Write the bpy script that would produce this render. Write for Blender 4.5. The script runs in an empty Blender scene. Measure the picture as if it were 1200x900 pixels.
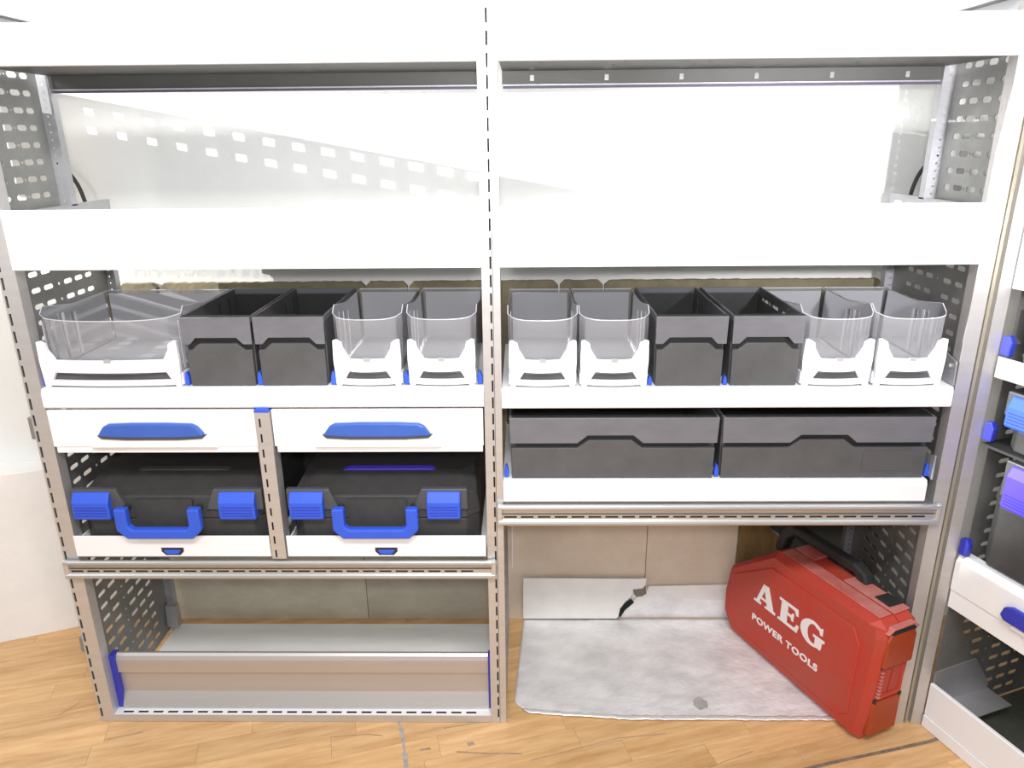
import bpy, math, random
from mathutils import Vector, Matrix
random.seed(7)
sc = bpy.context.scene
COL = sc.collection

# ---------------------------------------------------------------- camera
cam_d = bpy.data.cameras.new('camera'); cam = bpy.data.objects.new('camera', cam_d); COL.objects.link(cam)
a, b, g = .3232, -.0167, .0094
fwd = Vector((math.sin(b)*math.cos(a), math.cos(b)*math.cos(a), -math.sin(a)))
right0 = Vector((math.cos(b), -math.sin(b), 0)); down0 = fwd.cross(right0)
rt = math.cos(g)*right0 + math.sin(g)*down0
dn = -math.sin(g)*right0 + math.cos(g)*down0
M = Matrix((rt, -dn, -fwd)).transposed().to_4x4(); M.translation = Vector((.067, -1.51, 1.4192))
cam.matrix_world = M
cam_d.sensor_fit = 'HORIZONTAL'; cam_d.sensor_width = 36; cam_d.lens = 36*862.8/1200
cam_d.clip_start = .02
sc.camera = cam

# ---------------------------------------------------------------- world, lights, exposure
w = bpy.data.worlds.new('room_light'); sc.world = w; w.use_nodes = True
w.node_tree.nodes['Background'].inputs[0].default_value = (.95, .97, 1, 1)
w.node_tree.nodes['Background'].inputs[1].default_value = .55
sc.view_settings.view_transform = 'Standard'; sc.view_settings.look = 'None'
sc.view_settings.gamma = 1; sc.view_settings.use_curve_mapping = False
sc.view_settings.exposure = .1

def light(name, kind, loc, target, power, **kw):
    d = bpy.data.lights.new(name, kind); o = bpy.data.objects.new(name, d); COL.objects.link(o)
    o.location = loc; o.rotation_euler = (Vector(target)-Vector(loc)).to_track_quat('-Z', 'Y').to_euler()
    d.energy = power
    for k, v in kw.items(): setattr(d, k, v)
    return o
light('ceiling_lamp_light', 'AREA', (.15, -1.8, 2.75), (0, .1, 1.0), 56, shape='RECTANGLE', size=1.3, size_y=.3, color=(1, .985, .97))
light('camera_flash_light', 'SPOT', (.07, -1.53, 1.50), (.0, .45, 1.72), 26, spot_size=math.radians(95), spot_blend=1, shadow_soft_size=.03, color=(.98, .985, 1))
light('camera_fill_light', 'AREA', (.07, -1.55, 1.52), (.05, 0, .9), 11, shape='DISK', size=.14, color=(.98, .985, 1))
light('left_fill_light', 'AREA', (-1.9, -1.0, 1.9), (-1.45, .45, .85), 4, shape='DISK', size=.3)  # added fill to brighten the left wall
light('right_fill_light', 'SPOT', (.92, -1.3, 1.44), (.95, .45, 1.42), 75, spot_size=math.radians(54), spot_blend=.9, shadow_soft_size=.03, color=(.98, .96, 1))  # added fill to brighten the wall behind the right rack
light('side_lamp_light', 'SPOT', (-4.25, -.063, 2.04), (-.35, .45, 1.42), 2600, spot_size=math.radians(21), spot_blend=.3,
      shadow_soft_size=.0015, color=(1, 1, .98))

# ---------------------------------------------------------------- materials
def mat(name, col, rough=.5, metal=0., noise=0., nscale=8., stretch=(1, 1, 1), bump=0., bscale=60., spec=.5, col2=None, rnd=0., coat=0.):
    m = bpy.data.materials.new(name); m.use_nodes = True
    nt = m.node_tree; N = nt.nodes; L = nt.links; p = N['Principled BSDF']
    p.inputs['Base Color'].default_value = (*col, 1); p.inputs['Roughness'].default_value = rough
    p.inputs['Metallic'].default_value = metal; p.inputs['Specular IOR Level'].default_value = spec
    if coat: p.inputs['Coat Weight'].default_value = coat
    if noise or col2 or bump:
        tc = N.new('ShaderNodeTexCoord'); mp = N.new('ShaderNodeMapping'); mp.inputs['Scale'].default_value = stretch
        L.new(tc.outputs['Object'], mp.inputs['Vector'])
    if noise or col2:
        n = N.new('ShaderNodeTexNoise'); n.inputs['Scale'].default_value = nscale; n.inputs['Detail'].default_value = 6
        n.inputs['Roughness'].default_value = .65
        L.new(mp.outputs[0], n.inputs['Vector'])
        r = N.new('ShaderNodeValToRGB'); r.color_ramp.elements[0].position = .3; r.color_ramp.elements[1].position = .72
        c2 = col2 or tuple(min(1, c*(1+noise)) for c in col); c1 = tuple(c*(1-noise) for c in col) if noise else col
        r.color_ramp.elements[0].color = (*c1, 1); r.color_ramp.elements[1].color = (*c2, 1)
        L.new(n.outputs['Fac'], r.inputs[0]); out = r.outputs[0]
        if rnd:
            oi = N.new('ShaderNodeObjectInfo'); hs = N.new('ShaderNodeHueSaturation')
            mr = N.new('ShaderNodeMapRange'); mr.inputs[3].default_value = 1-rnd; mr.inputs[4].default_value = 1+rnd
            L.new(oi.outputs['Random'], mr.inputs[0]); L.new(mr.outputs[0], hs.inputs['Value']); L.new(out, hs.inputs['Color']); out = hs.outputs[0]
            add = N.new('ShaderNodeVectorMath'); add.operation = 'ADD'; ml = N.new('ShaderNodeVectorMath'); ml.operation = 'SCALE'
            cb = N.new('ShaderNodeCombineXYZ')
            for i in range(3): L.new(oi.outputs['Random'], cb.inputs[i])
            L.new(cb.outputs[0], ml.inputs[0]); ml.inputs['Scale'].default_value = 37.
            L.new(mp.outputs[0], add.inputs[0]); L.new(ml.outputs[0], add.inputs[1]); L.new(add.outputs[0], n.inputs['Vector'])
        L.new(out, p.inputs['Base Color'])
    if bump:
        n2 = N.new('ShaderNodeTexNoise'); n2.inputs['Scale'].default_value = bscale; n2.inputs['Detail'].default_value = 4
        bp = N.new('ShaderNodeBump'); bp.inputs['Strength'].default_value = bump; bp.inputs['Distance'].default_value = .004
        L.new(mp.outputs[0], n2.inputs['Vector']); L.new(n2.outputs['Fac'], bp.inputs['Height']); L.new(bp.outputs[0], p.inputs['Normal'])
    return m

def clear_mat(name, tint, fog, fogcol):
    m = bpy.data.materials.new(name); m.use_nodes = True
    nt = m.node_tree; N = nt.nodes; L = nt.links; N.clear()
    out = N.new('ShaderNodeOutputMaterial'); tr = N.new('ShaderNodeBsdfTransparent'); tr.inputs[0].default_value = (*tint, 1)
    df = N.new('ShaderNodeBsdfDiffuse'); df.inputs[0].default_value = (*fogcol, 1)
    gl = N.new('ShaderNodeBsdfGlossy'); gl.inputs['Roughness'].default_value = .12
    fr = N.new('ShaderNodeFresnel'); fr.inputs[0].default_value = 1.49
    m1 = N.new('ShaderNodeMixShader'); m1.inputs[0].default_value = fog; L.new(tr.outputs[0], m1.inputs[1]); L.new(df.outputs[0], m1.inputs[2])
    m2 = N.new('ShaderNodeMixShader'); L.new(fr.outputs[0], m2.inputs[0]); L.new(m1.outputs[0], m2.inputs[1]); L.new(gl.outputs[0], m2.inputs[2])
    L.new(m2.outputs[0], out.inputs[0]); return m

WHITE = mat('white_powder_coat', (.86, .865, .88), .45, noise=.02, nscale=3)
WHITE_P = mat('white_plastic', (.86, .86, .9), .4, noise=.02, nscale=4)
ALU = mat('anodised_aluminium', (.6, .585, .58), .42, .6, noise=.06, nscale=4, stretch=(1, 1, 12))
ALUX = mat('brushed_aluminium_rail', (.58, .575, .57), .36, .8, noise=.06, nscale=4, stretch=(.4, 12, 12))
BRIGHT = mat('pale_aluminium', (.82, .82, .83), .35, .15)
SILL = mat('satin_aluminium_sill', (.54, .51, .5), .45, .65, noise=.05, nscale=3, stretch=(.3, 8, 8))
GALV = mat('galvanised_steel', (.3, .3, .29), .5, .6, noise=.18, nscale=9, bump=.1)
GALVL = mat('pale_galvanised_steel', (.5, .5, .52), .45, .6, noise=.1, nscale=9)
UNDER = mat('grey_tray_steel', (.115, .115, .108), .5, .4, noise=.08, nscale=8)
DARK = mat('dark_grey_plastic', (.085, .085, .088), .5, noise=.14, nscale=14, bump=.08, bscale=250)
LIP = mat('mid_grey_plastic', (.148, .148, .165), .42, noise=.14, nscale=9, stretch=(1, 1, 3), bump=.05, bscale=250)
BLACK = mat('black_plastic', (.028, .028, .028), .5, noise=.2, nscale=20, bump=.1, bscale=300)
CASE = mat('charcoal_case_plastic', (.04, .04, .04), .6, noise=.15, nscale=30, bump=.25, bscale=400)
CASE2 = mat('smooth_charcoal_plastic', (.075, .078, .085), .4, noise=.08, nscale=12)
VOID = mat('matt_black', (.01, .01, .01), .9)
HBLUE = mat('denim_blue_plastic', (.045, .12, .47), .4, noise=.06, nscale=12)
BLUE = mat('royal_blue_plastic', (.03, .1, .64), .55, noise=.06, nscale=12)
BLUED = mat('dark_blue_plastic', (.03, .04, .42), .4, noise=.06, nscale=12)
VIOLET = mat('violet_blue_plastic', (.09, .06, .72), .4)
RED = mat('worn_red_plastic', (.5, .036, .018), .6, col2=(.42, .07, .045), nscale=6, bump=.06, bscale=200)
REDW = mat('scuffed_pale_red_plastic', (.5, .07, .05), .5, col2=(.6, .27, .24), nscale=9, bump=.1, bscale=90)
REDD = mat('orange_red_plastic', (.36, .05, .012), .5, noise=.1, nscale=9)
PRINT = mat('white_print', (.85, .8, .8), .5)
CLEAR = clear_mat('clear_plastic', (.84, .84, .86), .33, (.55, .55, .58))
RIB = clear_mat('milky_clear_plastic', (.9, .9, .92), .62, (.95, .95, 1))
DIVIDE = clear_mat('smoky_clear_plastic', (.7, .7, .72), .6, (.6, .6, .63))
WALL = mat('white_plaster', (.8, .8, .775), .8, noise=.035, nscale=5, bump=.25, bscale=40)
PLINTH = mat('whitewashed_plinth', (.86, .84, .82), .85, noise=.05, nscale=6, bump=.4, bscale=30)
BOARD = mat('stained_beige_board', (.5, .455, .35), .8, col2=(.68, .62, .49), nscale=7, stretch=(1, 1, 2), bump=.3, bscale=50, rnd=.06)
BOARDP = mat('pinkish_beige_board', (.58, .475, .37), .8, col2=(.72, .61, .5), nscale=5, bump=.3, bscale=50, rnd=.05)
VPUR = mat('dark_violet_grey_steel', (.12, .1, .16), .5, .3)
OLD = mat('old_olive_board', (.16, .14, .085), .85, col2=(.3, .25, .15), nscale=12, bump=.3, bscale=50)
CARD = mat('brown_cardboard', (.17, .1, .035), .85, col2=(.26, .16, .06), nscale=20, stretch=(3, 1, .6))
RUBBER = mat('dark_olive_sheet', (.075, .078, .062), .8, noise=.3, nscale=12)
FOIL = mat('dull_silver_foil', (.84, .83, .84), .5, .2, noise=.2, nscale=11, stretch=(.8, 1.3, 1), bump=.9, bscale=45)
FOILV = mat('white_foil_flap', (.86, .84, .81), .6, .1, noise=.05, nscale=14, bump=.2, bscale=80)
FOILE = mat('bright_foil_edge', (.88, .87, .88), .35, .4, noise=.08, nscale=30, bump=.8, bscale=60)
SHEET = mat('brushed_grey_sheet', (.9, .9, .89), .6, .05, noise=.09, nscale=7, stretch=(.3, 2.5, 1), bump=.15, bscale=60)
WOOD = mat('worn_beech_stave', (.55, .3, .12), .45, col2=(.8, .52, .26), nscale=5, stretch=(1.1, 9, 1), bump=.06, bscale=30, rnd=.09, coat=.1)
WOODB = mat('floor_joint_wood', (.25, .14, .07), .8)
SCRATCH = mat('grey_scratch_filler', (.4, .36, .32), .8, noise=.3, nscale=60)

# ---------------------------------------------------------------- mesh helpers
class MB:
    def __init__(s): s.v = []; s.f = []
    def face(s, pts):
        n = len(s.v); s.v += [tuple(p) for p in pts]; s.f.append(list(range(n, n+len(pts))))
    def box(s, x0, x1, y0, y1, z0, z1):
        n = len(s.v)
        s.v += [(x, y, z) for z in (z0, z1) for y in (y0, y1) for x in (x0, x1)]
        for q in ((0, 2, 3, 1), (4, 5, 7, 6), (0, 1, 5, 4), (2, 6, 7, 3), (0, 4, 6, 2), (1, 3, 7, 5)): s.f.append([n+i for i in q])
        return s
    def prism(s, poly, a0, a1, axis='y'):
        """poly: 2-D outline; extruded along axis from a0 to a1 (y: poly is x,z; x: poly is y,z; z: poly is x,y)"""
        ar = sum(poly[i][0]*poly[(i+1) % len(poly)][1]-poly[(i+1) % len(poly)][0]*poly[i][1] for i in range(len(poly)))
        if ar < 0: poly = poly[::-1]
        def P(p, t): return {'y': (p[0], t, p[1]), 'x': (t, p[0], p[1]), 'z': (p[0], p[1], t)}[axis]
        n = len(s.v); k = len(poly)
        s.v += [P(p, a0) for p in poly]+[P(p, a1) for p in poly]
        A = list(range(n, n+k)); B = list(range(n+k, n+2*k))
        fl = axis == 'y'
        s.f.append(A if fl else A[::-1]); s.f.append(B[::-1] if fl else B)
        for i in range(k):
            j = (i+1) % k; q = [A[i], A[j], B[j], B[i]]
            s.f.append(q[::-1] if fl else q)
        return s
    def cyl(s, c, r, h, axis='z', n=12):
        pts = [(r*math.cos(2*math.pi*i/n), r*math.sin(2*math.pi*i/n)) for i in range(n)]
        if axis == 'z': return s.prism([(c[0]+p, c[1]+q) for p, q in pts], c[2], c[2]+h, 'z')
        if axis == 'y': return s.prism([(c[0]+p, c[2]+q) for p, q in pts], c[1], c[1]+h, 'y')
        return s.prism([(c[1]+p, c[2]+q) for p, q in pts], c[0], c[0]+h, 'x')
    def tube(s, pts, r, n=8):
        rings = []
        for i, p in enumerate(pts):
            p = Vector(p); d = (Vector(pts[min(i+1, len(pts)-1)])-Vector(pts[max(i-1, 0)])).normalized()
            u = d.orthogonal().normalized(); v = d.cross(u); k = len(s.v)
            if rings:
                # keep the frame from flipping
                pu = rings[-1][1]; u = (pu-d*pu.dot(d)).normalized(); v = d.cross(u)
            s.v += [tuple(p+r*(math.cos(2*math.pi*j/n)*u+math.sin(2*math.pi*j/n)*v)) for j in range(n)]
            rings.append((k, u))
        for (k, _), (m, _) in zip(rings, rings[1:]):
            for j in range(n): s.f.append([k+j, k+(j+1) % n, m+(j+1) % n, m+j])
        s.f.append([rings[0][0]+j for j in range(n)][::-1]); s.f.append([rings[-1][0]+j for j in range(n)])
        return s
    def build(s, name, m, parent=None, bevel=0, solid=0, smooth=False):
        me = bpy.data.meshes.new(name); me.from_pydata(s.v, [], s.f); me.update()
        me.materials.append(m)
        o = bpy.data.objects.new(name, me); COL.objects.link(o)
        if parent: o.parent = parent
        if smooth: me.polygons.foreach_set('use_smooth', [True]*len(me.polygons))
        if solid:
            md = o.modifiers.new('thickness', 'SOLIDIFY'); md.thickness = solid; md.offset = -1
        if bevel:
            md = o.modifiers.new('bevel', 'BEVEL'); md.width = bevel; md.segments = 2; md.limit_method = 'ANGLE'; md.angle_limit = .6
            md.harden_normals = False
        return o

def box(name, m, parent, x0, x1, y0, y1, z0, z1, bevel=0): return MB().box(x0, x1, y0, y1, z0, z1).build(name, m, parent, bevel)
def thing(name, label, cat, loc=(0, 0, 0), rz=0, group=None):
    o = bpy.data.objects.new(name, None); COL.objects.link(o); o.empty_display_size = .05
    o.location = loc; o.rotation_euler = (0, 0, rz); return tag(o, label, cat, group)
def tag(o, label, cat, group=None):
    o['label'] = label; o['category'] = cat
    if group: o['group'] = group
    return o
def struct(o): o['kind'] = 'structure'; return o
def dup(root, loc, label, group=None):
    r = root.copy(); COL.objects.link(r); r.location = loc; r['label'] = label
    if group: r['group'] = group
    for ch in list(root.children):
        c = ch.copy(); COL.objects.link(c); c.parent = r
        for gch in ch.children:
            d = gch.copy(); COL.objects.link(d); d.parent = c
    return r

def perf(rows, u0, u1, v0, v1, put, ch=.3):
    """plate with real openings. rows: list of (vc, [(ua, ub, h)]) sorted by vc, cells never overlap."""
    m = MB()
    def quad(ua, ub, va, vb):
        if ub-ua > 1e-6 and vb-va > 1e-6: m.face([put(ua, va), put(ub, va), put(ub, vb), put(ua, vb)])
    cur = v0
    for vc, holes in rows:
        H = max(h for _, _, h in holes); a_, b_ = vc-H/2-.001, vc+H/2+.001
        if a_ < cur or b_ > v1: continue
        quad(u0, u1, cur, a_); cu = u0
        for ua, ub, h in holes:
            quad(cu, ua-.0005, a_, b_); oa, ob = ua-.0005, ub+.0005
            va, vb = vc-h/2, vc+h/2; c = min(h, ub-ua)*ch
            O = [(oa, a_), (ob, a_), (ob, b_), (oa, b_)]
            I = [(ua+c, va), (ub-c, va), (ub, va+c), (ub, vb-c), (ub-c, vb), (ua+c, vb), (ua, vb-c), (ua, va+c)]
            for q in ([O[0], O[1], I[1], I[0]], [O[1], O[2], I[3], I[2]], [O[2], O[3], I[5], I[4]], [O[3], O[0], I[7], I[6]],
                      [O[1], I[2], I[1]], [O[2], I[4], I[3]], [O[3], I[6], I[5]], [O[0], I[0], I[7]]):
                m.face([put(*p) for p in q])
            cu = ob
        quad(cu, u1, a_, b_); cur = b_
    quad(u0, u1, cur, v1)
    return m

# ---------------------------------------------------------------- structure
# floor: staves of beech, laid at 16 degrees
struct(box('wall_back', WALL, None, -5.2, 3.2, .45, .55, -.02, 3.0))
fl = struct(box('floor', WOODB, None, -5.2, 3.2, -3.2, .56, -.06, -.0035))
ang = math.radians(16); ca, sa = math.cos(ang), math.sin(ang)
def stave_mesh(name, L_, W_):
    m = MB(); m.prism([(0, 0), (L_, 0), (L_, W_), (0, W_)], -.02, 0, 'z')
    me = bpy.data.meshes.new(name); me.from_pydata(m.v, [], m.f); me.materials.append(WOOD); return me
SW = .068
lens = [.32, .38, .44, .52]
meshes = [stave_mesh('stave', l-.0006, SW-.0006) for l in lens]
rest = MB(); cnt = 0
for j in range(-52, 34):
    v = j*SW; u = -6.0-random.random()*.4
    while u < 4.2:
        k = random.randrange(4); l = lens[k]; cx_, cy_ = u+l/2, v+SW/2
        X, Y = cx_*ca-cy_*sa, cx_*sa+cy_*ca
        if -5.1 < X < 3.1 and -3.1 < Y < .62:
            ox, oy = u*ca-v*sa, u*sa+v*ca
            if -2.1 < X < 1.75 and -.52 < Y and cnt < 290:
                o = bpy.data.objects.new('plank', meshes[k]); COL.objects.link(o); o.parent = fl
                o.location = (ox, oy, -random.random()*.0004); o.rotation_euler = (0, 0, ang); cnt += 1
            else:
                P = [(u, v), (u+l-.001, v), (u+l-.001, v+SW-.001), (u, v+SW-.001)]
                rest.prism([(p*ca-q*sa, p*sa+q*ca) for p, q in P], -.02, -.0006, 'z')
        u += l
ro = rest.build('plank', WOOD, fl); ro['kind'] = 'stuff'
# scratches and pale drag marks in the boards
for name, pts in (('floor_scratch', [(-.259, .003), (-.247, -.02), (-.238, -.055), (-.226, -.1), (-.214, -.15)]),):
    m = MB()
    for i in range(len(pts)-1):
        (x, y), (x2, y2) = pts[i], pts[i+1]; wv = .0035+.003*(i % 2)
        m.face([(x-wv, y, .0004), (x+wv, y, .0004), (x2+wv*.7, y2, .0004), (x2-wv*.7, y2, .0004)])
    m.build(name, SCRATCH, fl)

# open joint between two floor sections, and stray marks
def streak(name, pts, wd, m):
    mb = MB()
    for (x, y), (x2, y2) in zip(pts, pts[1:]):
        dx, dy = x2-x, y2-y; l = math.hypot(dx, dy); px, py = -dy/l*wd/2, dx/l*wd/2
        mb.face([(x-px, y-py, .0005), (x2-px, y2-py, .0005), (x2+px, y2+py, .0005), (x+px, y+py, .0005)])
    return mb.build(name, m, fl)
JOINT = mat('dirty_floor_joint', (.2, .15, .11), .9, noise=.4, nscale=50)
streak('floor_joint', [(.70, -.15), (.822, -.117), (.95, -.086), (1.06, -.058), (1.10, -.044)], .009, JOINT)
MARK = mat('worn_mark', (.38, .27, .18), .7, noise=.3, nscale=40)
for pts, wd in (([(-.14, .0-.02), (-.05, .0), (.03, .02)], .003), ([(-.1, -.095), (-.03, -.1), (.06, -.1)], .004), ([(-.19, -.09), (-.165, -.085)], .007), ([(-.075, -.073), (-.06, -.066)], .012), ([(.08, -.12), (.3, -.05), (.42, -.035)], .002), ([(.5, -.14), (.62, -.09)], .002), ([(-1.15, .02), (-1.12, .07)], .002), ([(-.98, -.06), (-.9, -.035)], .002), ([(-.42, -.05), (-.33, -.04), (-.29, -.045)], .0025)): streak('floor_mark', pts, wd, MARK)
# low whitewashed plinth left of the racks, running off at an angle
pl = MB(); pl.prism([(-1.15, .4495), (-3.2, .4495), (-3.2, -.36), (-1.155, .449)], -.001, .53, 'z')
struct(pl.build('trim_1', PLINTH, None, bevel=.004))

# chipped boards along the foot of the wall
dado = bpy.data.objects.new('trim_2', None); COL.objects.link(dado); struct(dado)
def board(x0, x1, z0, z1, m, chipl=.004, chipr=.004, y0=.43):
    n = max(3, int((x1-x0)/.012)); top = []
    for i in range(n+1):
        x = x0+(x1-x0)*i/n; e = 0
        if i == 0: e = chipl
        if i == n: e = chipr
        top.append((x, z1-e-random.random()*.0022))
    MB().prism([(x0, z0), (x1, z0)]+top[::-1], y0, .4497, 'y').build('board', m, dado)
segs = [(-1.018, -.918), (-.907, -.357), (-.355, -.243), (-.237, .16), (.165, .279), (.284, 1.015)]
for x0, x1 in segs: board(x0, x1, .36, 1.058, OLD, .012, .012)
for x0, x1, m in ((-1.05, -.42, BOARD), (-.418, .006, BOARD), (.008, .432, BOARDP), (.434, .70, BOARDP)):
    board(x0, x1, .0, .357, m, .002, .002)

# ---------------------------------------------------------------- racks
def post(parent, x0, x1, slot, m=ALU, z1=1.95, depth=.03, name='post'):
    """folded aluminium upright with a column of slots"""
    rows = []
    if slot:
        z = .03
        while z < z1-.03: rows.append((z, [(slot[0], slot[1], .0255)])); z += .0382
    p = perf(rows, x0, x1, 0, z1, lambda u, v: (u, 0, v), .08)
    p.box(x0, x0+.0015, .0002, depth, 0, z1); p.box(x1-.0015, x1, .0002, depth, 0, z1); p.box(x0+.0015, x1-.0015, depth-.0015, depth, 0, z1)
    o = p.build(name, m, parent)
    b_ = MB().box(x0+.002, x1-.002, .006, .008, .002, z1-.002).build('slot_backing', VOID, o)
    return o

COLS = [(.070, .102, .011), (.114, .148, .011), (.168, .174, .007), (.190, .2225, .011), (.234, .266, .011), (.278, .306, .011)]
def side_panel(parent, x, y1, z0, z1, flip=1, cols=None, y0=.028):
    rows = []; z = z0+.03; k = 0
    cs = cols or COLS
    while z < z1-.02:
        rows.append((z, [c for c in cs if c[1] < y1-.012])); z += .0355; k += 1
    p = perf(rows, y0, y1, z0, z1, (lambda u, v: (x, u, v)), .35)
    return p.build('side_panel', GALV, parent, solid=.0016*flip)
def back_post(parent, x0, x1, y, z0, z1, m=GALVL):
    rows = []; z = z0+.012; c = (x0+x1)/2
    while z < z1-.01: rows.append((z, [(c-.0022, c+.0022, .0044)])); z += .0168
    p = perf(rows, x0, x1, z0, z1, lambda u, v: (u, y, v), .3)
    p.box(x0, x0+.0015, y-.03 if x0 < 0 else y, y+.001, z0, z1) if False else None
    p.box(x0, x0+.0015, y+.0002, y+.022, z0, z1); p.box(x1-.0015, x1, y+.0002, y+.022, z0, z1)
    return p.build('back_post', m, parent)

def lip_shelf(parent, x0, x1, zb, zt, depth, endl=True, endr=True, lipm=WHITE, holes=False, rear=.0):
    """folded sheet tray: front lip, floor, rear flange and end walls"""
    t = thing_part('shelf', parent)
    m = MB()
    m.box(x0, x1, -.006, -.0035, zb, zt)            # lip face
    m.box(x0, x1, -.0035, .010, zt-.0025, zt)       # returned top
    m.box(x0, x1, -.0035, .012, zb, zb+.002)        # returned foot
    lp = m.build('front_lip', lipm, t, bevel=.0012)
    return t
def thing_part(name, parent):
    o = bpy.data.objects.new(name, None); COL.objects.link(o); o.parent = parent; o.empty_display_size = .03; return o

def upper_shelf(parent, x0, x1, zb, zt, depth, mirror_hole=False):
    t = lip_shelf(parent, x0, x1, zb, zt, depth)
    base = MB().box(x0+.003, x1-.003, .0125, depth-.001, zb+.002, zb+.004)
    base.build('tray_floor', UNDER, t)
    return t

def slotted_rail(parent, x0, x1, z0, z1, name='rail'):
    """aluminium extrusion with a round bead on each edge and a slotted web"""
    zc = (z0+z1)/2; h = (z1-z0)
    t = MB()
    # beads
    def bead(zc_, r, y):
        return [(y+r*1.15*math.cos(math.radians(q)), zc_+r*math.sin(math.radians(q))) for q in range(0, 360, 30)]
    t.prism(bead(z1-h*.13, h*.13, -.010), x0, x1, 'x'); t.prism(bead(z0+h*.16, h*.16, -.010), x0, x1, 'x')
    t.box(x0, x1, -.008, -.0045, z0+h*.52, z1-h*.2)
    sl = []; x = x0+.012
    n = int((x1-x0-.02)/.0385)
    hs = [(x0+.012+i*.0385, x0+.012+i*.0385+.029, .0045) for i in range(n)]
    o = t.build(name, ALUX, parent, smooth=False)
    p = perf([(z0+h*.42, hs)], x0, x1, z0+h*.3, z0+h*.53, lambda u, v: (u, -.012, v), .1)
    p.build('slot_strip', ALUX, o)
    MB().box(x0+.002, x1-.002, -.009, -.0075, z0+h*.32, z0+h*.51).build('slot_backing', BLACK, o)
    for e0, e1 in ((x0-.004, x0+.008), (x1-.008, x1+.004)): box('end_cap', ALU, o, e0, e1, -.0165, -.0035, z0, z1, .003)
    return o

def low_tray(parent, x0, x1, zb, zt, depth, name='shelf', m=WHITE, zfloor=None):
    """shallow shelf: rounded lip in front and a flat deck with small round holes"""
    t = thing_part(name, parent); r = .006
    prof = [(.004, zb), (-.004, zb), (-.0065, zb+.004), (-.0065, zt-.012), (-.002, zt-.001), (.004, zt), (.012, zt), (.012, zt-.003), (.0045, zt-.003), (-.003, zt-.014), (-.003, zb+.005), (.004, zb+.002)]
    MB().prism(prof, x0, x1, 'x').build('front_lip', m, t, bevel=.0008)
    zf = zfloor if zfloor is not None else zt-.0005
    hs = []; x = x0+.05
    while x < x1-.03: hs.append((x, x+.005, .005)); x += .064
    p = perf([(.022, hs)], x0, x1, .0122, depth, lambda u, v: (u, v, zf), .3)
    p.build('deck', m, t, solid=.0015)
    return t

Z1B, Z1T = 1.5564, 1.631      # top shelf
Z2B, Z2T = 1.1668, 1.288      # second shelf
Z3B, Z3T = .8623, .908        # bin shelf

def top_shelves(rk, x0, x1, inner0, inner1, slots):
    # shelf 1, shallow
    t = lip_shelf(rk, x0, x1, Z1B, Z1T, .25)
    hs = []; ym = .25
    if slots:
        xs = [x0+.068+i*.165 for i in range(6)]
        pr_ = perf([(.06, [(x+.012, x+.022, .008) for x in xs]), (.125, [(x-.004, x+.004, .012) for x in xs]), (.19, [(x-.006, x+.003, .008) for x in xs])], x0+.002, x1-.002, .012, ym-.001, lambda u, v: (u, v, Z1B+.003), .1)
        pr_.build('tray_floor', UNDER, t, solid=.0012)
        fl_ = perf([(Z1B-.013, [(x-.004, x+.005, .012) for x in xs])], x0+.002, x1-.002, Z1B-.027, Z1B+.0025, lambda u, v: (u, ym, v), .1)
    else:
        xs = [x0+.1+i*.155 for i in range(6)]
        pr_ = perf([(.05, [(x, x+.004, .004) for x in xs])], x0+.002, x1-.002, .012, ym-.001, lambda u, v: (u, v, Z1B+.003), .1)
        pr_.build('tray_floor', UNDER, t, solid=.0012)
        fl_ = perf([], x0+.002, x1-.002, Z1B-.027, Z1B+.0025, lambda u, v: (u, ym, v), .1)
    fl_.build('rear_flange', UNDER, t, solid=.0012)
    MB().box(x0+.004, x1-.004, ym-.005, ym-.0003, Z1B-.0285, Z1B-.0262).build('rear_bead', GALVL, t)
    MB().box(x0+.004, x1-.004, ym-.003, ym+.003, Z1B-.0345, Z1B-.029).build('rear_bead', VPUR, t)
    # shelf 2, deep, with end walls
    t2 = lip_shelf(rk, x0, x1, Z2B, Z2T, .39)
    MB().box(x0, x1, .0125, .395, Z2B+.002, Z2B+.004).build('tray_floor', WHITE, t2)
    MB().box(x0, x1, .395, .397, Z2B+.002, Z2B+.035).build('rear_flange', WHITE, t2)
    return t, t2

# ---- left rack
LR = thing('shelving_rack', 'left rack with two white drawers, two case trays and a silver front sill', 'rack', (0, 0, 0))
post(LR, -1.026, -.989, (-1.0225, -1.0175))
post(LR, -.0192, .0032, (-.0022, .0024))
side_panel(LR, -1.0105, .372, .012, 1.272)
back_post(LR, -1.018, -.990, .370, .0, 1.272)
COLU = [(.045, .07, .012), (.09, .122, .012), (.128, .132, .0055), (.138, .171, .012), (.18, .207, .012)]
side_panel(LR, -1.0105, .236, 1.276, 1.658, cols=COLU)
back_post(LR, -1.017, -.985, .238, 1.276, 1.656)
top_shelves(LR, -.9885, -.0195, -.98, -.02, False)
def shelf_end(parent, x, out):   # end wall of shelf 2 seen above its lip at the rack's side
    m = MB(); m.box(min(x, x+.002*out), max(x, x+.002*out), .004, .40, Z2B+.005, 1.279)
    m.box(min(x-.014*-out*-1, x), max(x-.014*-out*-1, x), .045, .402, 1.276, 1.2795)
    m.build('end_wall', GALVL, parent)
m = MB().box(-.987, -.985, .0, .40, Z2B+.006, 1.277).box(-.9985, -.985, .04, .402, 1.2772, 1.2796); m.build('end_wall', GALVL, LR)
def blocker_shelf(rk, x0, x1):  # unseen extra shelf, added to keep ceiling light off the wall
    t = lip_shelf(rk, x0, x1, 1.735, 1.81, .25); MB().box(x0+.003, x1-.003, .0125, .25, 1.737, 1.739).build('tray_floor', WHITE, t)
blocker_shelf(LR, -.9885, -.0195)
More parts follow.
